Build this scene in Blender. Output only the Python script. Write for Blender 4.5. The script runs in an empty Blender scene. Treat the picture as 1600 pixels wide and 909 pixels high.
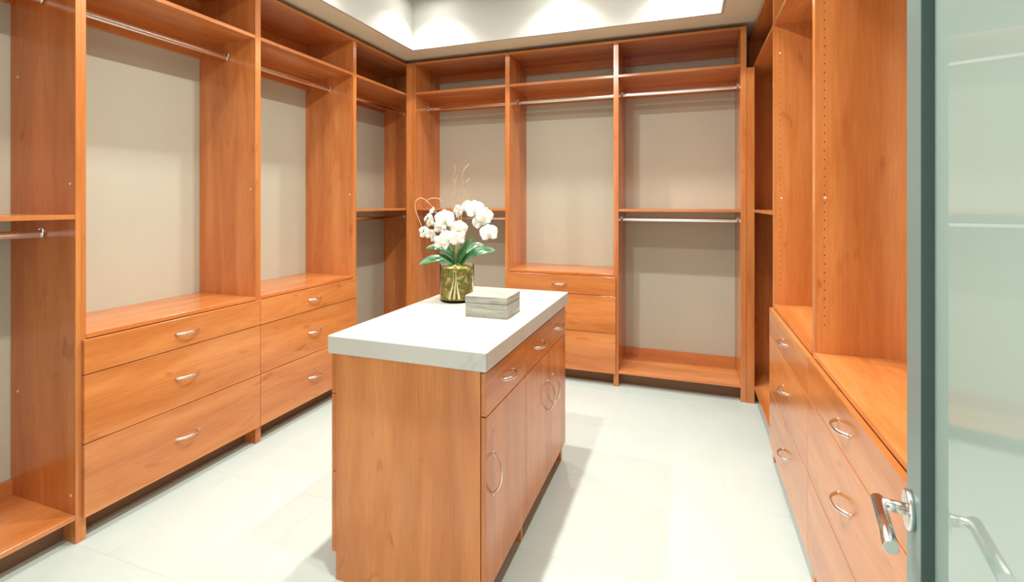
import bpy, bmesh, math, random
from mathutils import Vector, Matrix, noise

random.seed(7)
SC = bpy.context.scene
COL = SC.collection
R = math.radians

# ------------------------------------------------------------------ camera
YAW = 0.3454
cam = bpy.data.cameras.new('camera')
cam.sensor_width = 36.0
cam.sensor_fit = 'HORIZONTAL'
cam.lens = 36.0 * 764.0 / 1600.0
cam.shift_y = -(454.5 - 316.2) / 1600.0
cam.clip_start = 0.02
camo = bpy.data.objects.new('camera', cam)
COL.objects.link(camo)
camo.location = (0, 0, 1.42)
camo.rotation_euler = (R(90), 0, YAW)
SC.camera = camo

# ------------------------------------------------------------------ world (added even white fill, entering by the doorway)
w = bpy.data.worlds.new('world')
SC.world = w
w.use_nodes = True
bg = w.node_tree.nodes['Background']
bg.inputs['Color'].default_value = (1.0, 0.98, 0.95, 1)
bg.inputs['Strength'].default_value = 1.3

# ------------------------------------------------------------------ exposure and lamp powers
vs = SC.view_settings
vs.view_transform = 'Standard'
vs.look = 'None'
vs.gamma = 1.0
vs.use_curve_mapping = False
vs.exposure = 0.18
SPOT_W = 58.0
WIDE_W = 1.5
FILL_MID_W = 24.0                             # added wide fill, hung on the two downlights over the island
LAMP_COL = (1.0, 0.985, 0.91)
LAMPS = [(x, y) for y in (3.36, 2.32, 1.28) for x in (-1.93, -0.89, -0.04)]


# ------------------------------------------------------------------ materials
def new_mat(name):
    m = bpy.data.materials.new(name)
    m.use_nodes = True
    nt = m.node_tree
    return m, nt, nt.nodes['Principled BSDF']


def N(nt, t, **kw):
    n = nt.nodes.new(t)
    for k, v in kw.items():
        setattr(n, k, v)
    return n


def lk(nt, a, b):
    nt.links.new(a, b)


def ramp(nt, fac, stops):
    r = N(nt, 'ShaderNodeValToRGB')
    e = r.color_ramp.elements
    while len(e) < len(stops):
        e.new(0.5)
    for i, (p, c) in enumerate(stops):
        e[i].position = p
        e[i].color = (*c, 1)
    lk(nt, fac, r.inputs['Fac'])
    return r.outputs['Color']


def mixc(nt, fac, a, b, mode='MIX'):
    m = N(nt, 'ShaderNodeMix', data_type='RGBA', blend_type=mode)
    for sock, v in ((m.inputs[0], fac), (m.inputs[6], a), (m.inputs[7], b)):
        if hasattr(v, 'is_output'):
            lk(nt, v, sock)
        elif isinstance(v, (tuple, list)):
            sock.default_value = (*v, 1)
        else:
            sock.default_value = v
    return m.outputs[2]


def noise_tex(nt, vec, scale, detail=4, rough=0.55, dist=0.0):
    n = N(nt, 'ShaderNodeTexNoise')
    lk(nt, vec, n.inputs['Vector'])
    n.inputs['Scale'].default_value = scale
    n.inputs['Detail'].default_value = detail
    n.inputs['Roughness'].default_value = rough
    n.inputs['Distortion'].default_value = dist
    return n.outputs['Fac']


def obj_coords(nt, scale=(1, 1, 1), rand=6.0):
    tc = N(nt, 'ShaderNodeTexCoord')
    oi = N(nt, 'ShaderNodeObjectInfo')
    mul = N(nt, 'ShaderNodeMath', operation='MULTIPLY')
    lk(nt, oi.outputs['Random'], mul.inputs[0])
    mul.inputs[1].default_value = rand
    add = N(nt, 'ShaderNodeVectorMath', operation='ADD')
    lk(nt, tc.outputs['Object'], add.inputs[0])
    lk(nt, mul.outputs[0], add.inputs[1])
    mp = N(nt, 'ShaderNodeMapping')
    mp.inputs['Scale'].default_value = scale
    lk(nt, add.outputs[0], mp.inputs['Vector'])
    return mp.outputs[0]


def wood(axis):
    m, nt, p = new_mat('cherry_laminate_' + 'xyz'[axis])
    s1 = [1.0, 1.0, 1.0]; s1[axis] = 0.045
    s2 = [1.0, 1.0, 1.0]; s2[axis] = 0.13
    s3 = [1.0, 1.0, 1.0]; s3[axis] = 0.02
    fine = noise_tex(nt, obj_coords(nt, s1), 150, 3, 0.6)
    fig = noise_tex(nt, obj_coords(nt, s2), 11, 5, 0.6, 0.8)
    strip = noise_tex(nt, obj_coords(nt, s3), 7, 1, 0.4)
    knot = noise_tex(nt, obj_coords(nt, [1.0 if i != axis else 0.35 for i in range(3)]), 16, 2, 0.5, 0.5)
    base = ramp(nt, fig, [(0.28, (0.53, 0.165, 0.039)), (0.52, (0.625, 0.226, 0.066)), (0.74, (0.69, 0.278, 0.093))])
    st = ramp(nt, strip, [(0.36, (0.86, 0.80, 0.74)), (0.64, (1.07, 1.09, 1.10))])
    c = mixc(nt, 1.0, base, st, 'MULTIPLY')
    fi = ramp(nt, fine, [(0.3, (0.86, 0.82, 0.78)), (0.6, (1.04, 1.05, 1.06))])
    c = mixc(nt, 0.55, c, mixc(nt, 1.0, c, fi, 'MULTIPLY'))
    kn = ramp(nt, knot, [(0.66, (0, 0, 0)), (0.76, (0.6, 0.6, 0.6))])
    c = mixc(nt, kn, c, (0.36, 0.10, 0.028))
    lk(nt, c, p.inputs['Base Color'])
    p.inputs['Roughness'].default_value = 0.20
    p.inputs['IOR'].default_value = 1.6
    b = N(nt, 'ShaderNodeBump')
    b.inputs['Strength'].default_value = 0.04
    b.inputs['Distance'].default_value = 0.001
    lk(nt, fine, b.inputs['Height'])
    lk(nt, b.outputs[0], p.inputs['Normal'])
    return m


WOOD = [wood(0), wood(1), wood(2)]


def paint(name, col, rough=0.75, var=0.03):
    m, nt, p = new_mat(name)
    tc = N(nt, 'ShaderNodeTexCoord')
    n = noise_tex(nt, tc.outputs['Object'], 1.7, 3)
    lo = tuple(c * (1 - var) for c in col)
    hi = tuple(c * (1 + var) for c in col)
    lk(nt, ramp(nt, n, [(0.3, lo), (0.7, hi)]), p.inputs['Base Color'])
    p.inputs['Roughness'].default_value = rough
    f = noise_tex(nt, tc.outputs['Object'], 240, 2)
    b = N(nt, 'ShaderNodeBump')
    b.inputs['Strength'].default_value = 0.05
    b.inputs['Distance'].default_value = 0.002
    lk(nt, f, b.inputs['Height'])
    lk(nt, b.outputs[0], p.inputs['Normal'])
    return m


SHADE_PLINTH = paint('brown_toe_shade_plinth', (0.21, 0.11, 0.055), 0.6)  # brown darkened to imitate the deep shade in the toe spaces
WALL = paint('greige_wall_paint', (0.555, 0.55, 0.45))
SOFFIT = paint('soffit_paint', (0.80, 0.775, 0.60))
TRAY = paint('white_tray_paint', (0.56, 0.565, 0.53))


def metal(name, col, rough, metallic=1.0, brushed=0.0):
    m, nt, p = new_mat(name)
    tc = N(nt, 'ShaderNodeTexCoord')
    n = noise_tex(nt, tc.outputs['Object'], 90, 2)
    lk(nt, ramp(nt, n, [(0.3, tuple(c * 0.95 for c in col)), (0.7, col)]), p.inputs['Base Color'])
    p.inputs['Metallic'].default_value = metallic
    p.inputs['Roughness'].default_value = rough
    return m


NICKEL = metal('brushed_nickel', (0.76, 0.73, 0.68), 0.25)
CHROME = metal('polished_chrome', (0.88, 0.87, 0.85), 0.22)
STEEL = metal('satin_steel', (0.80, 0.79, 0.76), 0.22)
STILE_SHADE = metal('dark_stile_shade', (0.055, 0.095, 0.085), 0.45, 0.0)  # dark green, painted shade for the door stile's inner face
FRAME = metal('grey_green_aluminium', (0.20, 0.30, 0.29), 0.42, 0.2)
LAMPRING = metal('white_lamp_trim', (0.85, 0.85, 0.83), 0.4, 0.0)
CAP = metal('pale_cap_plastic', (0.85, 0.72, 0.58), 0.35, 0.0)
HOLE = metal('dark_pin_hole', (0.09, 0.03, 0.015), 0.8, 0.0)


def make_floor():
    m, nt, p = new_mat('pale_porcelain_tile')
    v = obj_coords(nt, (1, 1, 1), 9)
    n = noise_tex(nt, v, 2.2, 5, 0.6, 0.6)
    lk(nt, ramp(nt, n, [(0.3, (0.51, 0.585, 0.56)), (0.5, (0.53, 0.605, 0.58)), (0.7, (0.545, 0.62, 0.595))]), p.inputs['Base Color'])
    p.inputs['Roughness'].default_value = 0.38
    g, gt, gp = new_mat('tile_grout')
    tc = N(gt, 'ShaderNodeTexCoord')
    lk(gt, ramp(gt, noise_tex(gt, tc.outputs['Object'], 40), [(0.3, (0.50, 0.56, 0.53)), (0.7, (0.54, 0.60, 0.57))]), gp.inputs['Base Color'])
    gp.inputs['Roughness'].default_value = 0.8
    return m, g


TILE, GROUT = make_floor()


def make_marble():
    m, nt, p = new_mat('white_marble')
    tc = N(nt, 'ShaderNodeTexCoord')
    mp = N(nt, 'ShaderNodeMapping')
    mp.inputs['Rotation'].default_value = (0, 0, R(28))
    mp.inputs['Scale'].default_value = (1.0, 2.3, 1.0)
    lk(nt, tc.outputs['Object'], mp.inputs['Vector'])
    warp = noise_tex(nt, mp.outputs[0], 1.6, 6, 0.62, 1.2)
    vein = N(nt, 'ShaderNodeMath', operation='SUBTRACT')
    lk(nt, warp, vein.inputs[0]); vein.inputs[1].default_value = 0.53
    ab = N(nt, 'ShaderNodeMath', operation='ABSOLUTE'); lk(nt, vein.outputs[0], ab.inputs[0])
    vm = ramp(nt, ab.outputs[0], [(0.0, (0.36, 0.36, 0.36)), (0.016, (0.10, 0.10, 0.10)), (0.04, (0, 0, 0))])
    patch = noise_tex(nt, mp.outputs[0], 2.3, 2, 0.5)
    pm = ramp(nt, patch, [(0.45, (0, 0, 0)), (0.62, (1, 1, 1))])
    fac = mixc(nt, 1.0, vm, pm, 'MULTIPLY')
    cloud = ramp(nt, noise_tex(nt, tc.outputs['Object'], 3.5, 5), [(0.3, (0.545, 0.535, 0.48)), (0.7, (0.585, 0.575, 0.52))])
    lk(nt, mixc(nt, fac, cloud, (0.36, 0.37, 0.36)), p.inputs['Base Color'])
    p.inputs['Roughness'].default_value = 0.22
    return m


MARBLE = make_marble()


def make_boxwood():
    m, nt, p = new_mat('grey_limed_wood')
    v = obj_coords(nt, (0.12, 0.12, 1.6), 4)
    n = noise_tex(nt, v, 60, 5, 0.65, 0.3)
    s = noise_tex(nt, obj_coords(nt, (1, 1, 1), 4), 22, 4)
    c = ramp(nt, n, [(0.3, (0.14, 0.135, 0.105)), (0.48, (0.31, 0.305, 0.255)), (0.68, (0.43, 0.43, 0.38))])
    c = mixc(nt, 0.25, c, ramp(nt, s, [(0.3, (0.27, 0.26, 0.21)), (0.7, (0.58, 0.58, 0.54))]))
    lk(nt, c, p.inputs['Base Color'])
    p.inputs['Roughness'].default_value = 0.42
    return m


BOXWOOD = make_boxwood()


def make_frosted():
    m, nt, p = new_mat('frosted_green_glass')
    tc = N(nt, 'ShaderNodeTexCoord')
    n = noise_tex(nt, tc.outputs['Object'], 1.3, 2)
    col = ramp(nt, n, [(0.3, (0.53, 0.69, 0.635)), (0.7, (0.56, 0.71, 0.66))])
    lk(nt, col, p.inputs['Base Color'])
    p.inputs['Roughness'].default_value = 0.03
    p.inputs['IOR'].default_value = 1.75
    tr = N(nt, 'ShaderNodeBsdfTranslucent')
    lk(nt, col, tr.inputs['Color'])
    mx = N(nt, 'ShaderNodeMixShader')
    mx.inputs[0].default_value = 0.3
    lk(nt, p.outputs[0], mx.inputs[1]); lk(nt, tr.outputs[0], mx.inputs[2])
    lk(nt, mx.outputs[0], nt.nodes['Material Output'].inputs['Surface'])
    return m


FROST = make_frosted()


def make_vase_glass():
    m, nt, p = new_mat('clear_vase_glass')
    tc = N(nt, 'ShaderNodeTexCoord')
    n = noise_tex(nt, tc.outputs['Object'], 3)
    lk(nt, ramp(nt, n, [(0.3, (0.95, 0.98, 0.94)), (0.7, (0.97, 0.99, 0.96))]), p.inputs['Base Color'])
    p.inputs['Transmission Weight'].default_value = 1.0
    p.inputs['Roughness'].default_value = 0.01
    p.inputs['IOR'].default_value = 1.12
    return m


VGLASS = make_vase_glass()


def simple_noise_mat(name, stops, scale, rough=0.6, sss=0.0, bump=0.0, dist=0.0):
    m, nt, p = new_mat(name)
    v = obj_coords(nt, (1, 1, 1), 3)
    n = noise_tex(nt, v, scale, 4, 0.6, dist)
    lk(nt, ramp(nt, n, stops), p.inputs['Base Color'])
    p.inputs['Roughness'].default_value = rough
    if sss:
        p.inputs['Subsurface Weight'].default_value = sss
        p.inputs['Subsurface Radius'].default_value = (0.01, 0.01, 0.008)
        p.inputs['Subsurface Scale'].default_value = 0.3
    if bump:
        b = N(nt, 'ShaderNodeBump')
        b.inputs['Strength'].default_value = bump
        b.inputs['Distance'].default_value = 0.004
        lk(nt, n, b.inputs['Height']); lk(nt, b.outputs[0], p.inputs['Normal'])
    return m


PETAL = simple_noise_mat('white_orchid_petal', [(0.3, (0.82, 0.83, 0.78)), (0.7, (0.90, 0.90, 0.87))], 30, 0.5)
LIP = simple_noise_mat('cream_orchid_lip', [(0.3, (0.78, 0.62, 0.30)), (0.7, (0.85, 0.80, 0.62))], 60, 0.5)
LEAF = simple_noise_mat('orchid_leaf', [(0.3, (0.025, 0.10, 0.035)), (0.55, (0.05, 0.17, 0.06)), (0.8, (0.14, 0.27, 0.11))], 14, 0.28)
STEM = simple_noise_mat('orchid_stem', [(0.3, (0.07, 0.10, 0.03)), (0.7, (0.16, 0.19, 0.06))], 30, 0.5)
TWIG = simple_noise_mat('pale_willow_twig', [(0.3, (0.42, 0.24, 0.12)), (0.7, (0.66, 0.47, 0.30))], 50, 0.6)
MOSS = simple_noise_mat('moss_and_bark', [(0.34, (0.06, 0.09, 0.012)), (0.43, (0.24, 0.28, 0.03)), (0.49, (0.16, 0.09, 0.02)), (0.55, (0.36, 0.24, 0.07)), (0.62, (0.50, 0.42, 0.16)), (0.72, (0.60, 0.56, 0.34))], 26, 0.8, 0, 0.9, 1.2)
ROOT = simple_noise_mat('pale_root', [(0.3, (0.50, 0.46, 0.22)), (0.7, (0.70, 0.66, 0.42))], 40, 0.6)


def make_lens():
    m, nt, p = new_mat('lamp_lens')
    e = p.inputs
    tc = N(nt, 'ShaderNodeTexCoord')
    lk(nt, ramp(nt, noise_tex(nt, tc.outputs['Object'], 4), [(0.3, (1, 0.95, 0.88)), (0.7, (1, 0.96, 0.9))]), e['Emission Color'])
    e['Emission Strength'].default_value = 6.0
    return m


LENS = make_lens()


# ------------------------------------------------------------------ mesh helpers
def add_box(bm, lo, hi, bevel=0.0):
    lo = Vector(lo); hi = Vector(hi)
    mn = Vector([min(a, b) for a, b in zip(lo, hi)])
    mx = Vector([max(a, b) for a, b in zip(lo, hi)])
    r = bmesh.ops.create_cube(bm, size=1.0, matrix=Matrix.Translation((mn + mx) / 2) @ Matrix.Diagonal((*(mx - mn), 1)))
    if bevel:
        es = set()
        for v in r['verts']:
            es.update(v.link_edges)
        bmesh.ops.bevel(bm, geom=list(es), offset=bevel, segments=1, affect='EDGES', profile=0.5)


def add_tube(bm, pts, rad, seg=10, flat=1.0, up=None, cap=True):
    """sweep an ellipse (rad, rad*flat) along pts"""
    pts = [Vector(p) for p in pts]
    rings = []
    n = len(pts)
    prev = None
    for i, p in enumerate(pts):
        t = (pts[min(i + 1, n - 1)] - pts[max(i - 1, 0)]).normalized()
        if up is not None:
            a = Vector(up)
        elif prev is not None:
            a = prev
        else:
            a = Vector((0, 0, 1)) if abs(t.z) < 0.9 else Vector((1, 0, 0))
        b = t.cross(a).normalized()
        a2 = b.cross(t).normalized()
        prev = a2
        r = rad[i] if isinstance(rad, (list, tuple)) else rad
        rings.append([bm.verts.new(p + a2 * (r * math.cos(k * 2 * math.pi / seg)) + b * (r * flat * math.sin(k * 2 * math.pi / seg))) for k in range(seg)])
    for q in range(n - 1):
        for k in range(seg):
            bm.faces.new((rings[q][k], rings[q][(k + 1) % seg], rings[q + 1][(k + 1) % seg], rings[q + 1][k]))
    if cap:
        bm.faces.new(list(reversed(rings[0])))
        bm.faces.new(rings[-1])


def add_lathe(bm, prof, seg=40, mat=None):
    rings = []
    for r, z in prof:
        if r < 1e-6:
            rings.append([bm.verts.new((0, 0, z))])
        else:
            rings.append([bm.verts.new((r * math.cos(k * 2 * math.pi / seg), r * math.sin(k * 2 * math.pi / seg), z)) for k in range(seg)])
    for a, b in zip(rings, rings[1:]):
        for k in range(seg):
            if len(a) == 1 and len(b) == 1:
                continue
            if len(a) == 1:
                bm.faces.new((a[0], b[(k + 1) % seg], b[k]))
            elif len(b) == 1:
                bm.faces.new((a[k], a[(k + 1) % seg], b[0]))
            else:
                bm.faces.new((a[k], a[(k + 1) % seg], b[(k + 1) % seg], b[k]))


def catmull(pts, n=8):
    pts = [Vector(p) for p in pts]
    P = [pts[0] * 2 - pts[1]] + pts + [pts[-1] * 2 - pts[-2]]
    out = []
    for i in range(1, len(P) - 2):
        for k in range(n):
            t = k / n
            p0, p1, p2, p3 = P[i - 1:i + 3]
            out.append(0.5 * ((2 * p1) + (p2 - p0) * t + (2 * p0 - 5 * p1 + 4 * p2 - p3) * t * t + (3 * p1 - p0 - 3 * p2 + p3) * t ** 3))
    out.append(pts[-1])
    return out


def mesh(name, bm, mat, smooth=False):
    bmesh.ops.recalc_face_normals(bm, faces=bm.faces[:])
    me = bpy.data.meshes.new(name)
    bm.to_mesh(me)
    bm.free()
    me.materials.append(mat)
    if smooth:
        me.polygons.foreach_set('use_smooth', [True] * len(me.polygons))
        me.set_sharp_from_angle(angle=R(48))
    return me


def link(name, me, parent=None):
    o = bpy.data.objects.new(name, me)
    COL.objects.link(o)
    if parent is not None:
        o.parent = parent
    return o


def obj(name, bm, mat, parent=None, smooth=False):
    return link(name, mesh(name, bm, mat, smooth), parent)


def tag(o, label=None, cat=None, group=None, kind=None):
    for k, v in (('label', label), ('category', cat), ('group', group), ('kind', kind)):
        if v:
            o[k] = v
    return o


def thing(name, label, cat, loc=(0, 0, 0), group=None):
    o = link(name, None)
    o.empty_display_size = 0.1
    o.location = loc
    return tag(o, label, cat, group)


def pbox(name, lo, hi, mat, parent, bevel=0.0):
    """box given in world coordinates, as a child of a thing that sits at parent.location"""
    bm = bmesh.new()
    off = parent.location if parent is not None else Vector((0, 0, 0))
    if parent is not None and parent.parent is not None:
        off = off + parent.parent.location
    add_box(bm, Vector(lo) - off, Vector(hi) - off, bevel)
    return obj(name, bm, mat, parent)


# ------------------------------------------------------------------ the room
XL, YB, XR = -2.393, 3.826, 0.4415          # front planes of the three runs of units
XWL, YWB, XWR, YWF = -2.848, 4.281, 0.8965, 0.20
ZT = 2.672                                   # top of the units
ZS, ZTRAY = 2.705, 3.115                     # soffit and tray ceiling heights
TX0, TX1, TY0, TY1 = -2.185, 0.211, 0.30, 3.60
PT = 0.019                                   # board thickness


def sbox(name, lo, hi, mat):
    bm = bmesh.new()
    add_box(bm, lo, hi)
    return tag(obj(name, bm, mat), kind='structure')


sbox('wall_left', (XWL - 0.1, -0.02, 0), (XWL, YWB + 0.1, 3.2), WALL)
sbox('wall_back', (XWL, YWB, 0), (XWR, YWB + 0.1, 3.2), WALL)
sbox('wall_right', (XWR, -0.02, 0), (XWR + 0.1, YWB + 0.1, 3.2), WALL)
bm = bmesh.new()                              # wall around the camera's doorway, opening widened to let in more light
add_box(bm, (XWL, YWF - 0.12, 0), (-1.45, YWF, 3.2))
add_box(bm, (0.275, YWF - 0.12, 0), (XWR, YWF, 3.2))
add_box(bm, (-1.45, YWF - 0.12, 2.34), (0.275, YWF, 3.2))
tag(obj('wall_front', bm, WALL), kind='structure')

# floor: grout bed and 60 cm tiles
floor = sbox('floor', (XWL, -1.0, -0.06), (XWR, YWB, -0.0009), GROUT)
xs = [XWL] + [-0.42 + 0.6 * k for k in range(-4, 3) if XWL + 0.02 < -0.42 + 0.6 * k < XWR - 0.02] + [XWR]
ys = [-1.0] + [1.9 + 0.6 * k for k in range(-5, 5) if -0.98 < 1.9 + 0.6 * k < YWB - 0.02] + [YWB]
cache = {}
for i in range(len(xs) - 1):
    for j in range(len(ys) - 1):
        sx, sy = xs[i + 1] - xs[i] - 0.0014, ys[j + 1] - ys[j] - 0.0014
        key = (round(sx, 3), round(sy, 3))
        if key not in cache:
            bm = bmesh.new()
            add_box(bm, (-sx / 2, -sy / 2, -0.010), (sx / 2, sy / 2, 0), 0.0006)
            cache[key] = mesh('floor_tile', bm, TILE)
        t = link('floor_tile', cache[key], floor)
        t.location = ((xs[i] + xs[i + 1]) / 2, (ys[j] + ys[j + 1]) / 2, 0)

# ceiling: soffit ring, white tray sides and tray lid
ceil = sbox('ceiling', (TX0 - 0.02, TY0 - 0.02, ZTRAY), (TX1 + 0.02, TY1 + 0.02, ZTRAY + 0.08), TRAY)
bm = bmesh.new()
add_box(bm, (XWL, YWF, ZS), (TX0 - 0.02, YWB, ZS + 0.3))
add_box(bm, (TX1 + 0.02, YWF, ZS), (XWR, YWB, ZS + 0.3))
add_box(bm, (TX0 - 0.02, TY1 + 0.02, ZS), (TX1 + 0.02, YWB, ZS + 0.3))
add_box(bm, (TX0 - 0.02, YWF, ZS), (TX1 + 0.02, TY0 - 0.02, ZS + 0.3))
obj('soffit', bm, SOFFIT, ceil)
for lo, hi in (((TX0 - 0.02, TY0 - 0.02, ZS), (TX0, TY1 + 0.02, ZTRAY)), ((TX1, TY0 - 0.02, ZS), (TX1 + 0.02, TY1 + 0.02, ZTRAY)),
               ((TX0, TY1, ZS), (TX1, TY1 + 0.02, ZTRAY)), ((TX0, TY0 - 0.02, ZS), (TX1, TY0, ZTRAY))):
    bm = bmesh.new(); add_box(bm, lo, hi); obj('tray_side', bm, TRAY, ceil)

# recessed downlights in the tray
bm = bmesh.new(); add_lathe(bm, [(0.052, 0.0), (0.054, -0.006), (0.070, -0.006), (0.072, 0.0)], 36); ME_RING = mesh('trim_ring', bm, LAMPRING, True)
bm = bmesh.new(); add_lathe(bm, [(0.0, -0.002), (0.052, -0.002), (0.052, 0.0)], 36); ME_LENS = mesh('lens', bm, LENS)
sp = bpy.data.lights.new('downlight_beam', 'SPOT')
sp.energy = SPOT_W; sp.spot_size = R(118); sp.spot_blend = 1.0; sp.shadow_soft_size = 0.022; sp.color = LAMP_COL
ar = bpy.data.lights.new('downlight_spill_fill', 'AREA')
ar.shape = 'DISK'; ar.size = 0.10; ar.energy = WIDE_W; ar.color = LAMP_COL
am = ar.copy(); am.energy = FILL_MID_W  # stronger copy adds room fill at the two downlights over the island
for x, y in LAMPS:
    d = thing('ceiling_downlight', 'small round recessed downlight in the tray ceiling, %s row, %s' % ({-1.93: 'left', -0.89: 'middle', -0.04: 'right'}[x], {3.36: 'nearest the back wall', 2.32: 'second from the back wall', 1.28: 'nearest the doorway'}[y]), 'downlight', (x, y, ZTRAY), 'downlights in the tray ceiling')
    link('trim_ring', ME_RING, d)
    link('lens', ME_LENS, d)
    for l, dz in ((sp, -0.012), (am if abs(x + 0.89) < 0.01 and y < 3 else ar, -0.010)):
        lo = bpy.data.objects.new(l.name, l); COL.objects.link(lo); lo.parent = d; lo.location = (0, 0, dz)

# ------------------------------------------------------------------ bow pull, drawn once: along +X, standing out along -Y
def bow_pull(L=0.118, h=0.030, name='pull_handle'):
    bm = bmesh.new()
    pts = []
    for k in range(15):
        t = -1 + 2 * k / 14
        pts.append((t * L / 2, -h * (1 - abs(t) ** 2.6), 0))
    add_tube(bm, pts, 0.0056, 10, 0.6, up=(0, 0, 1))
    for sx in (-1, 1):
        add_tube(bm, [(sx * L / 2, 0.0005, 0), (sx * L / 2, -0.004, 0)], 0.0065, 10)
    return mesh(name, bm, NICKEL, True)


PULL = bow_pull()
PULL_V = bow_pull(0.145, 0.034)
ROT = {'back': Matrix.Identity(4), 'left': Matrix.Rotation(R(90), 4, 'Z'), 'right': Matrix.Rotation(R(-90), 4, 'Z')}


def put_pull(parent, world, run, vertical=False):
    h = link('pull_handle', PULL_V if vertical else PULL, parent)
    off = parent.location + (parent.parent.location if parent.parent else Vector((0, 0, 0)))
    m = ROT[run]
    if vertical:
        m = m @ Matrix.Rotation(R(90), 4, 'Y')
    h.matrix_local = Matrix.Translation(Vector(world) - off) @ m
    return h


# ------------------------------------------------------------------ closet units
def mapper(run):
    if run == 'left':
        return lambda a, d, z: (XL - d, a, z)
    if run == 'right':
        return lambda a, d, z: (XR + d, a, z)
    return lambda a, d, z: (a, YB + d, z)


DEPTH = 0.4545


def closet_unit(label, run, a0, a1, kind, pl=PT, pr=PT, rods=True, pins=None, holes=None):
    M = mapper(run)
    ax = 0 if run == 'back' else 1            # the axis along the run
    t = thing('closet_unit', label, 'closet unit', M((a0 + a1) / 2, DEPTH / 2, 0), 'built-in closet units')

    def b(name, aa, dd, zz, mat, bev=0.0008, parent=None):
        return pbox(name, M(aa[0], dd[0], zz[0]), M(aa[1], dd[1], zz[1]), mat, parent or t, bev)

    i0, i1 = a0 + pl, a1 - pr
    sides = [b('side_panel', (a0, i0), (0, DEPTH), (0, ZT), WOOD[2]), b('side_panel', (i1, a1), (0, DEPTH), (0, ZT), WOOD[2])]
    b('top_board', (i0, i1), (0.001, DEPTH), (ZT - PT, ZT), WOOD[ax])
    b('upper_shelf', (i0, i1), (0.001, DEPTH), (2.385, 2.405), WOOD[ax])
    b('wall_cleat', (i0, i1), (DEPTH - PT, DEPTH), (2.585, ZT - PT), WOOD[ax])
    b('wall_cleat', (i0, i1), (DEPTH - PT, DEPTH), (2.306, 2.385), WOOD[ax])
    b('shade_plinth', (i0, i1), (0.082, 0.098), (0, 0.100), SHADE_PLINTH)  # added board, its dark colour standing in for shaded floor under the unit
    rz = [2.293] if rods else []
    if kind == 'double':
        b('middle_shelf', (i0, i1), (0.001, DEPTH), (1.350, 1.369), WOOD[ax])
        b('bottom_shelf', (i0, i1), (0.001, DEPTH), (0.100, 0.120), WOOD[ax])
        b('wall_cleat', (i0, i1), (DEPTH - PT, DEPTH), (0.120, 0.187), WOOD[ax])
        if rods:
            rz.append(1.285)
    else:
        b('counter_shelf', (i0, i1), (-0.002, DEPTH), (0.846, 0.865), WOOD[ax])
        b('bottom_board', (i0, i1), (0.002, DEPTH), (0.101, 0.120), WOOD[ax])
        g = 0.0016
        for z0, z1 in ((0.6985, 0.843), (0.4085, 0.6945), (0.0995, 0.4045)):
            f = b('drawer_front', (a0 + g, a1 - g), (-0.0195, -0.0012), (z0, z1), WOOD[ax], 0.001)
            put_pull(f, M((a0 + a1) / 2, -0.0195, (z0 + z1) / 2), run)
            b('drawer_box', (i0 + 0.013, i1 - 0.013), (0.0, 0.42), (z0 + 0.03, z1 - 0.03), WOOD[ax], 0, f)
    off = t.location
    for z in rz:
        bm = bmesh.new()
        p0, p1 = Vector(M(i0 + 0.002, 0.222, z)) - off, Vector(M(i1 - 0.002, 0.222, z)) - off
        add_tube(bm, [p0, p1], 0.017, 20, 0.55, up=(0, 0, 1))
        rod = obj('hanging_rod', bm, CHROME, t, True)
        for e, s in ((i0, 1), (i1, -1)):
            bm = bmesh.new()                  # U-shaped cup that carries the rod
            q = [(0.013 * math.cos(R(a)), 0.0155 * math.sin(R(a)) - 0.002) for a in range(180, 361, 20)]
            q = [(-0.013, 0.022)] + q + [(0.013, 0.022)]
            for (d0, z0), (d1, z1) in zip(q, q[1:]):
                add_tube(bm, [Vector(M(e + s * 0.006, 0.222 + d0, z + z0)) - off, Vector(M(e + s * 0.006, 0.222 + d1, z + z1)) - off], 0.0032, 6)
            add_tube(bm, [Vector(M(e, 0.222, z + 0.014)) - off, Vector(M(e + s * 0.003, 0.222, z + 0.014)) - off], 0.017, 14)
            obj('rod_cup', bm, NICKEL, rod, True)
    if pins:                                  # small round caps on the far side panel's inner face
        for d, z in pins:
            bm = bmesh.new()
            add_tube(bm, [Vector(M(i1, d, z)) - off, Vector(M(i1 - 0.002, d, z)) - off], 0.0052, 10)
            obj('cover_cap', bm, CAP, sides[1])
    if holes:
        bm = bmesh.new()
        z = holes[0]
        while z < holes[1]:
            for d in (0.031, DEPTH - 0.055):
                add_tube(bm, [Vector(M(i1, d, z)) - off, Vector(M(i1 - 0.0004, d, z)) - off], 0.0024, 8)
            z += 0.032
        tag(obj('pin_holes', bm, HOLE, sides[1]), kind='stuff')
    return t


P2 = [(0.036, 1.498), (0.40, 1.975), (0.40, 0.584), (0.030, 0.197)]
closet_unit('leftmost open double-hanging unit cut by the left edge of the photo', 'left', 0.400, 1.316, 'double', pins=P2)
closet_unit('left-wall drawer unit nearest the camera, widest in view, with three drawers', 'left', 1.316, 2.2135, 'drawers', pins=[(0.036, 1.498)])
closet_unit('second left-wall drawer unit, beside the island, left of the tall corner bay', 'left', 2.2135, 3.107, 'drawers', pins=[(0.030, 1.48)])
closet_unit('tall left-wall double-hanging unit in the far left corner, partly behind the island', 'left', 3.107, 4.170, 'double')
closet_unit('back-wall double-hanging unit behind the white orchid', 'back', -2.332, -1.418, 'double', pl=0.038)
closet_unit('back-wall drawer unit in the middle, behind the island corner', 'back', -1.418, -0.523, 'drawers')
closet_unit('back-wall double-hanging unit at the right with fully visible bottom shelf', 'back', -0.523, 0.391, 'double', pr=0.038)
closet_unit('narrow-looking dark shelf unit in the far right corner', 'right', 3.014, 4.170, 'double')
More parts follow.
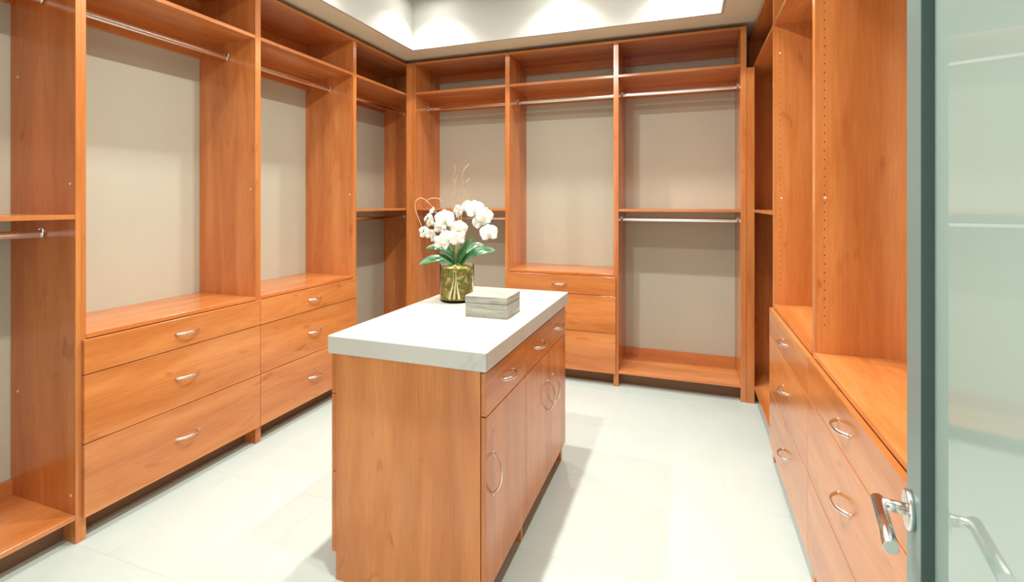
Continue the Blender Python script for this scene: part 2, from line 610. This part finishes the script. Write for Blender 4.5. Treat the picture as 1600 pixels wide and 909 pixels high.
closet_unit('farther right-wall drawer unit with tall upper bay', 'right', 2.100, 3.014, 'drawers', pins=[(0.036, 1.445), (0.030, 2.231)], holes=(0.97, 2.36))
closet_unit('nearer right-wall drawer unit beside the glass door', 'right', 1.200, 2.100, 'drawers', pins=[(0.033, 1.437)], holes=(0.97, 2.36))

# corner filler boards between the runs
t = thing('corner_filler', 'narrow vertical cherry filler board in the far left corner', 'filler board', (-2.3615, YB, 0))
pbox('board', (-2.391, YB + 0.002, 0), (-2.3335, YB + 0.021, ZT), WOOD[2], t, 0.0008)
t = thing('corner_filler', 'narrow vertical cherry filler board in the far right corner', 'filler board', (0.417, YB, 0))
pbox('board', (0.3925, YB - 0.001, 0), (0.4425, YB + 0.018, 2.376), WOOD[2], t, 0.0008)

# ------------------------------------------------------------------ island cabinet
IX0, IX1, IY0, IY1 = -1.250, -0.657, 1.510, 2.640
isl = thing('island_cabinet', 'freestanding cherry island cabinet under the white marble top', 'cabinet', ((IX0 + IX1) / 2, (IY0 + IY1) / 2, 0))
pbox('end_panel', (IX0, IY0, 0), (IX1, IY0 + 0.019, 0.8565), WOOD[2], isl, 0.0008)
pbox('end_panel', (IX0, IY1 - 0.019, 0), (IX1, IY1, 0.8565), WOOD[2], isl, 0.0008)
G1, G2 = 1.945, 2.330
pbox('divider_panel', (IX0, G1 - 0.0095, 0), (IX1, G1 + 0.0095, 0.8565), WOOD[2], isl)
pbox('centre_back', ((IX0 + IX1) / 2 - 0.008, IY0 + 0.019, 0.119), ((IX0 + IX1) / 2 + 0.008, IY1 - 0.019, 0.8565), WOOD[2], isl)
for y0, y1 in ((IY0 + 0.019, G1 - 0.0095), (G1 + 0.0095, IY1 - 0.019)):
    pbox('bottom_board', (IX0 + 0.001, y0, 0.100), (IX1 - 0.001, y1, 0.119), WOOD[1], isl)
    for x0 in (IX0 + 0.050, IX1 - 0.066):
        pbox('shade_plinth', (x0, y0, 0), (x0 + 0.016, y1, 0.100), SHADE_PLINTH, isl)  # island kick board, in the same shade-darkened brown
ZSP = 0.698
cols = [(IY0 + 0.003, G1 - 0.0015), (G1 + 0.0015, G2 - 0.0015), (G2 + 0.0015, IY1 - 0.003)]
hy = [0, 0, 0]
for k, (y0, y1) in enumerate(cols):
    for side, (xa, xb), run in (('e', (IX1 + 0.002, IX1 + 0.0205), 'left'), ('w', (IX0 - 0.0205, IX0 - 0.002), 'right')):
        xf = xb if side == 'e' else xa
        f = pbox('drawer_front', (xa, y0, ZSP + 0.002), (xb, y1, 0.846), WOOD[1], isl, 0.001)
        put_pull(f, (xf, (y0 + y1) / 2, 0.772), run)
        if side == 'e':
            f = pbox('cabinet_door', (xa, y0, 0.100), (xb, y1, ZSP - 0.002), WOOD[2], isl, 0.001)
            put_pull(f, (xf, (y0 + 0.055, y1 - 0.045, y0 + 0.045)[k], 0.485), run, True)
        else:
            for z0, z1 in ((0.4065, ZSP - 0.002), (0.100, 0.4035)):
                f = pbox('drawer_front', (xa, y0, z0), (xb, y1, z1), WOOD[1], isl, 0.001)
                put_pull(f, (xf, (y0 + y1) / 2, (z0 + z1) / 2), run)

top = thing('marble_worktop', 'thick white marble worktop with faint grey veins on the island', 'worktop', ((IX0 + IX1) / 2, (IY0 + IY1) / 2, 0.857))
pbox('slab', (-1.270, 1.489, 0.857), (-0.6265, 2.661, 0.9225), MARBLE, top, 0.0025)

# ------------------------------------------------------------------ things on the worktop
ZI = 0.9225
bx = thing('keepsake_box', 'square grey limed-wood box lying on the marble worktop', 'box', (-0.822, 2.036, ZI))
bx.rotation_euler = (0, 0, R(1.5))
for nm, z0, z1, e in (('box_body', 0, 0.0595, 0), ('lid', 0.061, 0.092, 0.0008)):
    bm = bmesh.new()
    add_box(bm, (-0.097 - e, -0.090 - e, z0), (0.097 + e, 0.090 + e, z1), 0.0018)
    obj(nm, bm, BOXWOOD, bx)

VC = Vector((-1.105, 2.245, ZI))
vase = thing('glass_vase', 'clear cylindrical glass vase filled with moss on the marble worktop', 'vase', VC)
bm = bmesh.new()
add_lathe(bm, [(0, 0), (0.080, 0), (0.0855, 0.004), (0.0865, 0.01), (0.0865, 0.183), (0.0855, 0.185), (0.0848, 0.183), (0.0845, 0.012), (0.080, 0.009), (0, 0.009)], 56)
obj('glass_wall', bm, VGLASS, vase, True)

bm = bmesh.new()
NR, NS = 16, 48
rings = []
for i in range(NR + 1):
    z = 0.0100 + 0.1595 * i / NR
    rings.append([])
    for k in range(NS):
        a = 2 * math.pi * k / NS
        r = 0.0795 + 0.0035 * noise.noise(Vector((3 * math.cos(a), 3 * math.sin(a), z * 45)))
        rings[-1].append(bm.verts.new((r * math.cos(a), r * math.sin(a), z)))
for fr in (0.7, 0.4, 0.15):
    rings.append([])
    for k in range(NS):
        a = 2 * math.pi * k / NS
        r = 0.077 * fr
        zz = 0.170 + 0.020 * (1 - fr) + 0.010 * noise.noise(Vector((r * 60 * math.cos(a), r * 60 * math.sin(a), 7)))
        rings[-1].append(bm.verts.new((r * math.cos(a), r * math.sin(a), zz)))
for a, b in zip(rings, rings[1:]):
    for k in range(NS):
        bm.faces.new((a[k], a[(k + 1) % NS], b[(k + 1) % NS], b[k]))
bm.faces.new(list(reversed(rings[0]))); bm.faces.new(rings[-1])
moss = tag(obj('moss_filling', bm, MOSS, None, True), 'green and brown moss packed inside the glass vase', 'moss', kind='stuff')
moss.location = VC

# orchid
cy, sy = math.cos(YAW), math.sin(YAW)
RT = Vector((cy, sy, 0)); FW = Vector((-sy, cy, 0)); UPV = Vector((0, 0, 1))


def loc(r, u, f=0.0):
    """right of / above / behind the vase centre as one stands at the doorway, metres"""
    return RT * r + UPV * u + FW * f


orchid = thing('orchid_plant', 'white flowering orchid with strap leaves growing from the glass vase', 'orchid', VC)
S1 = catmull([loc(0.0, 0.165), loc(-0.02, 0.26, -0.01), loc(-0.055, 0.37, -0.015), (loc(-0.10, 0.445, -0.02)), loc(-0.145, 0.42, -0.02), loc(-0.170, 0.345, -0.02)], 8)
S2 = catmull([loc(0.01, 0.165), loc(0.018, 0.28, 0.01), loc(0.035, 0.40, 0.02), loc(0.075, 0.475, 0.02), loc(0.13, 0.46, 0.01), loc(0.165, 0.39, 0.0), loc(0.17, 0.33, 0.0)], 8)
S3 = catmull([loc(0.0, 0.165, -0.02), loc(-0.008, 0.24, -0.04), loc(-0.015, 0.31, -0.05), loc(-0.03, 0.35, -0.055)], 8)
for s in (S1, S2, S3):
    bm = bmesh.new(); add_tube(bm, s, 0.0032, 8); obj('flower_stem', bm, STEM, orchid, True)


def petal_mesh(name, L, W, cup, pw=1.0, mat=PETAL, ruff=0.0):
    bm = bmesh.new()
    n, m = 7, 6
    g = []
    for i in range(n + 1):
        t = i / n
        wd = W / 2 * (math.sin(math.pi * min(1, (0.06 + 0.94 * t) ** pw)) ** 0.62 if t < 1 else 0.02) + 0.0015
        row = []
        for j in range(m + 1):
            s = -1 + 2 * j / m
            row.append(bm.verts.new((s * wd, L * t, -cup * (s * s) * wd * 2 + 0.18 * cup * L * math.sin(math.pi * t) + ruff * math.sin(9 * s + 7 * t))))
        g.append(row)
    for i in range(n):
        for j in range(m):
            bm.faces.new((g[i][j], g[i][j + 1], g[i + 1][j + 1], g[i + 1][j]))
    r = bmesh.ops.extrude_face_region(bm, geom=bm.faces[:])
    bmesh.ops.translate(bm, verts=[v for v in r['geom'] if isinstance(v, bmesh.types.BMVert)], vec=(0, 0, -0.0009))
    return mesh(name, bm, mat, True)


ME_PETAL = petal_mesh('petal', 0.049, 0.062, 0.16, 0.85, ruff=0.0012)
ME_SEPAL = petal_mesh('sepal', 0.046, 0.038, 0.22, 0.95)
bm = bmesh.new()
add_tube(bm, [(0, 0.004, 0.0), (0, 0.002, 0.010), (0, -0.004, 0.016)], [0.005, 0.0055, 0.003], 8)
add_tube(bm, [(0, -0.004, 0.004), (0, -0.012, 0.012), (0, -0.022, 0.010), (0, -0.027, 0.004)], [0.004, 0.008, 0.006, 0.002], 8, 0.5)
for sx in (-1, 1):
    add_tube(bm, [(0, -0.006, 0.005), (sx * 0.008, -0.008, 0.012), (sx * 0.011, -0.003, 0.015)], [0.004, 0.005, 0.002], 6)
ME_LIP = mesh('lip', bm, LIP, True)
bm = bmesh.new()
add_tube(bm, [(0, 0, -0.012), (0, 0, -0.002), (0, 0, 0.004)], [0.002, 0.004, 0.005], 8)
ME_CORE = mesh('flower', bm, STEM, True)


def flower(pos, yaw, pitch, roll, s=1.0):
    """flower facing the doorway, turned by yaw/pitch"""
    f = link('flower', ME_CORE, orchid)
    face = (Matrix.Rotation(YAW, 4, 'Z') @ Matrix.Rotation(R(yaw), 4, 'Z') @ Matrix.Rotation(R(90 + pitch), 4, 'X') @ Matrix.Rotation(R(roll), 4, 'Z'))
    f.matrix_local = Matrix.Translation(pos) @ face @ Matrix.Scale(s, 4)
    for me, nm, ang, tilt, z in ((ME_SEPAL, 'sepal', 0, 10, 0), (ME_SEPAL, 'sepal', 128, 10, 0), (ME_SEPAL, 'sepal', -128, 10, 0),
                                 (ME_PETAL, 'petal', 68, 6, 0.003), (ME_PETAL, 'petal', -68, 6, 0.003)):
        c = link(nm, me, f)
        c.matrix_local = Matrix.Translation((0, 0, z)) @ Matrix.Rotation(R(ang), 4, 'Z') @ Matrix.Rotation(R(tilt), 4, 'X') @ Matrix.Translation((0, 0.002, 0))
    link('lip', ME_LIP, f)


# (right, up, behind, yaw, pitch, roll, size)
FL = [(0.092, 0.462, -0.02, 8, -8, 4, 1.08), (0.140, 0.430, -0.03, 18, -4, -14, 1.0), (0.163, 0.345, -0.035, 8, -2, 8, 1.02),
      (0.007, 0.452, 0.0, -50, 8, 20, 0.82), (0.115, 0.402, 0.0, 25, 6, 30, 0.9), (0.045, 0.478, 0.045, 150, 20, 0, 0.8),
      (-0.128, 0.452, 0.0, -60, -30, 10, 0.55), (-0.136, 0.405, -0.02, -45, 5, 12, 0.85), (-0.160, 0.345, -0.02, -30, 6, -6, 0.78),
      (-0.122, 0.330, -0.01, -50, 14, 20, 0.8), (-0.055, 0.413, -0.05, -8, -6, 4, 1.12), (-0.080, 0.370, -0.04, -25, 8, -16, 0.85),
      (-0.038, 0.322, -0.07, -4, 4, 6, 0.90), (0.014, 0.366, -0.04, 26, 0, -10, 1.0), (0.010, 0.318, -0.065, 15, 8, 12, 0.82),
      (-0.070, 0.298, -0.055, -18, 8, -8, 0.92)]
for r_, u_, f_, a, b, c, s in FL:
    flower(loc(r_, u_, f_), a, b, c, s * 0.94)


def leaf(pts, width, fold=0.25, twist=38):
    P = catmull(pts, 6)
    bm = bmesh.new()
    rows = []
    n = len(P)
    for i, p in enumerate(P):
        t = i / (n - 1)
        tan = (P[min(i + 1, n - 1)] - P[max(i - 1, 0)]).normalized()
        side = tan.cross(UPV)
        side = side.normalized() if side.length > 1e-4 else RT
        nrm = side.cross(tan).normalized()
        sg = -1 if side.dot(FW) < 0 else 1
        ca, sa = math.cos(R(twist)), math.sin(R(twist)) * sg
        side, nrm = side * ca + nrm * sa, nrm * ca - side * sa
        wd = width / 2 * (0.55 + 0.45 * math.sin(math.pi * min(1, t * 1.15)) if t < 0.6 else max(0.03, math.cos((t - 0.6) / 0.4 * math.pi / 2) ** 0.6))
        rows.append([bm.verts.new(p + side * (s * wd) + nrm * (fold * abs(s) * wd)) for s in (-1, -0.5, 0, 0.5, 1)])
    for a, b in zip(rows, rows[1:]):
        for k in range(4):
            bm.faces.new((a[k], a[k + 1], b[k + 1], b[k]))
    r = bmesh.ops.extrude_face_region(bm, geom=bm.faces[:])
    bmesh.ops.translate(bm, verts=[v for v in r['geom'] if isinstance(v, bmesh.types.BMVert)], vec=(0, 0, -0.0016))
    return obj('leaf', bm, LEAF, orchid, True)


leaf([loc(0, 0.175), loc(-0.035, 0.235, -0.01), loc(-0.085, 0.270, -0.02), loc(-0.152, 0.268, -0.03)], 0.052)
leaf([loc(-0.005, 0.175, -0.02), loc(-0.06, 0.215, -0.04), loc(-0.125, 0.212, -0.05), loc(-0.182, 0.188, -0.06)], 0.050)
leaf([loc(0.005, 0.175), loc(0.03, 0.235, 0.0), loc(0.055, 0.285, 0.0), loc(0.080, 0.318, 0.0)], 0.046)
leaf([loc(0.01, 0.175, -0.01), loc(0.07, 0.230, -0.03), loc(0.135, 0.255, -0.04), loc(0.196, 0.257, -0.05)], 0.058)
leaf([loc(0.01, 0.175, 0.02), loc(0.05, 0.235, 0.06), loc(0.09, 0.268, 0.09), loc(0.13, 0.272, 0.11)], 0.046)
leaf([loc(0.0, 0.175, 0.02), loc(-0.01, 0.23, 0.06), loc(-0.03, 0.26, 0.11), loc(-0.06, 0.25, 0.16)], 0.048)
leaf([loc(0.0, 0.175, -0.01), loc(0.012, 0.225, -0.03), loc(0.022, 0.262, -0.05), loc(0.034, 0.290, -0.06)], 0.034)
# pale roots against the front of the glass
for pts in ([loc(-0.012, 0.180, -0.02), loc(-0.008, 0.15, -0.0815), loc(-0.010, 0.10, -0.0835), loc(-0.028, 0.022, -0.083)],
            [loc(0.002, 0.180, -0.02), loc(0.002, 0.15, -0.0825), loc(0.002, 0.10, -0.0838), loc(-0.005, 0.022, -0.0835)],
            [loc(0.006, 0.180, -0.02), loc(0.006, 0.14, -0.082), loc(0.010, 0.09, -0.0835), loc(0.020, 0.022, -0.083)]):
    P = catmull(pts, 8)
    bm = bmesh.new(); add_tube(bm, P, [0.0020 + 0.022 * max(0, (i / len(P) - 0.45)) for i in range(len(P))], 8, 0.5); obj('root', bm, ROOT, orchid, True)

# curly twigs stuck in the vase
TW = [('curly pale twig looping far to the left of the orchid', [(-0.01, 0.16, 0.02), (-0.05, 0.30, 0.03), (-0.095, 0.42, 0.03), (-0.14, 0.488, 0.02), (-0.185, 0.520, 0.01), (-0.212, 0.495, 0.0), (-0.205, 0.44, 0.0), (-0.178, 0.372, 0.0)], 0.0026),
      ('curly pale twig with a low arch above the left blossoms', [(0.0, 0.16, 0.03), (-0.03, 0.32, 0.04), (-0.065, 0.44, 0.04), (-0.085, 0.505, 0.03), (-0.115, 0.520, 0.02), (-0.150, 0.512, 0.02), (-0.165, 0.498, 0.02)], 0.0024),
      ('tallest wavy twig standing upright above the orchid', [(0.0, 0.16, 0.03), (-0.01, 0.35, 0.05), (-0.03, 0.48, 0.05), (-0.016, 0.56, 0.05), (-0.026, 0.62, 0.045), (-0.014, 0.66, 0.04), (-0.018, 0.690, 0.04)], 0.0024),
      ('short dark wavy twig just left of the tallest twig', [(0.0, 0.16, 0.04), (-0.02, 0.36, 0.06), (-0.032, 0.50, 0.06), (-0.022, 0.57, 0.06), (-0.012, 0.62, 0.06), (-0.003, 0.640, 0.06)], 0.0028),
      ('curly twig with a bent pale tip right of the tallest twig', [(0.01, 0.16, 0.04), (0.01, 0.38, 0.06), (0.035, 0.52, 0.06), (0.022, 0.60, 0.05), (0.026, 0.655, 0.04), (0.048, 0.685, 0.04), (0.058, 0.697, 0.04)], 0.0030),
      ('thicker slanting twig tip rising over the big blossoms', [(0.01, 0.16, 0.05), (0.0, 0.38, 0.06), (0.005, 0.50, 0.06), (0.022, 0.565, 0.05), (0.043, 0.600, 0.04), (0.060, 0.622, 0.04)], 0.0032)]
for lab, pts, rad in TW:
    P = catmull([loc(*p) for p in pts], 8)
    bm = bmesh.new()
    add_tube(bm, P, [rad * (1 - 0.35 * i / len(P)) for i in range(len(P))], 8)
    o = tag(obj('curly_twig', bm, TWIG, None, True), lab, 'twig', 'curly twigs in the vase')
    o.location = VC

# ------------------------------------------------------------------ glass door standing open on the right
D = Vector((0.1773, 0.9841, 0)); NN = Vector((0.9841, -0.1773, 0))
P0 = Vector((0.3543, 1.0000, 0))
door = link('door_1', None)
tag(door, 'frosted green glass door in a grey metal frame standing open', None, None, 'structure')
door.matrix_local = Matrix(((D.x, NN.x, 0, P0.x), (D.y, NN.y, 0, P0.y), (0, 0, 1, 0), (0, 0, 0, 1)))
# local axes: x towards the free edge, y away from the room side the camera sees, z up
T0, T1, TH = -0.80, 0.045, 0.045


def dbox(name, lo, hi, mat, parent=door, bev=0.001):
    bm = bmesh.new(); add_box(bm, lo, hi, bev)
    return obj(name, bm, mat, parent)


dbox('stile', (-0.061, 0, 0.012), (T1, TH, 2.30), FRAME)
dbox('stile', (T0, 0, 0.012), (T0 + 0.106, TH, 2.30), FRAME)
dbox('rail', (T0 + 0.106, 0, 2.19), (-0.061, TH, 2.30), FRAME)
dbox('rail', (T0 + 0.106, 0, 0.012), (-0.061, TH, 0.20), FRAME)
dbox('glass_pane', (T0 + 0.10, 0.017, 0.19), (-0.055, 0.027, 2.20), FROST, bev=0)
dbox('stile_shade_strip', (-0.064, 0.0008, 0.195), (-0.0605, 0.0172, 2.195), STILE_SHADE, bev=0.0004)  # added dark strip that paints the shade on the stile's inner side
ZH = 0.903
for sgn, y0 in ((-1, 0.0), (1, TH)):
    bm = bmesh.new()
    add_tube(bm, [(0, y0, ZH), (0, y0 + sgn * 0.008, ZH), (0, y0 + sgn * 0.0095, ZH)], [0.032, 0.032, 0.030], 36)
    lev = obj('door_rosette', bm, STEEL, door)
    bm = bmesh.new()
    yb = y0 + sgn * 0.046
    add_tube(bm, [(0, y0 + sgn * 0.009, ZH), (0, yb, ZH)], 0.0095, 20)
    add_tube(bm, [(0.0095, yb, ZH), (0.0105, yb, ZH)], [0.0095, 0.009], 24)
    add_tube(bm, [(0.0095, yb, ZH), (-0.128, yb, ZH), (-0.1292, yb, ZH)], [0.0105, 0.0105, 0.0095], 28)
    obj('lever_bar', bm, STEEL, lev, False)
for o in list(door.children_recursive):
    if o.name.startswith('lever') or o.name.startswith('door_rosette'):
        for p in o.data.polygons:
            p.use_smooth = len(p.vertices) == 4
for z in (0.35, 1.15, 1.95):
    bm = bmesh.new(); add_tube(bm, [(T0 - 0.004, 0.004, z - 0.05), (T0 - 0.004, 0.004, z + 0.05)], 0.007, 12); obj('hinge', bm, STEEL, door, True)
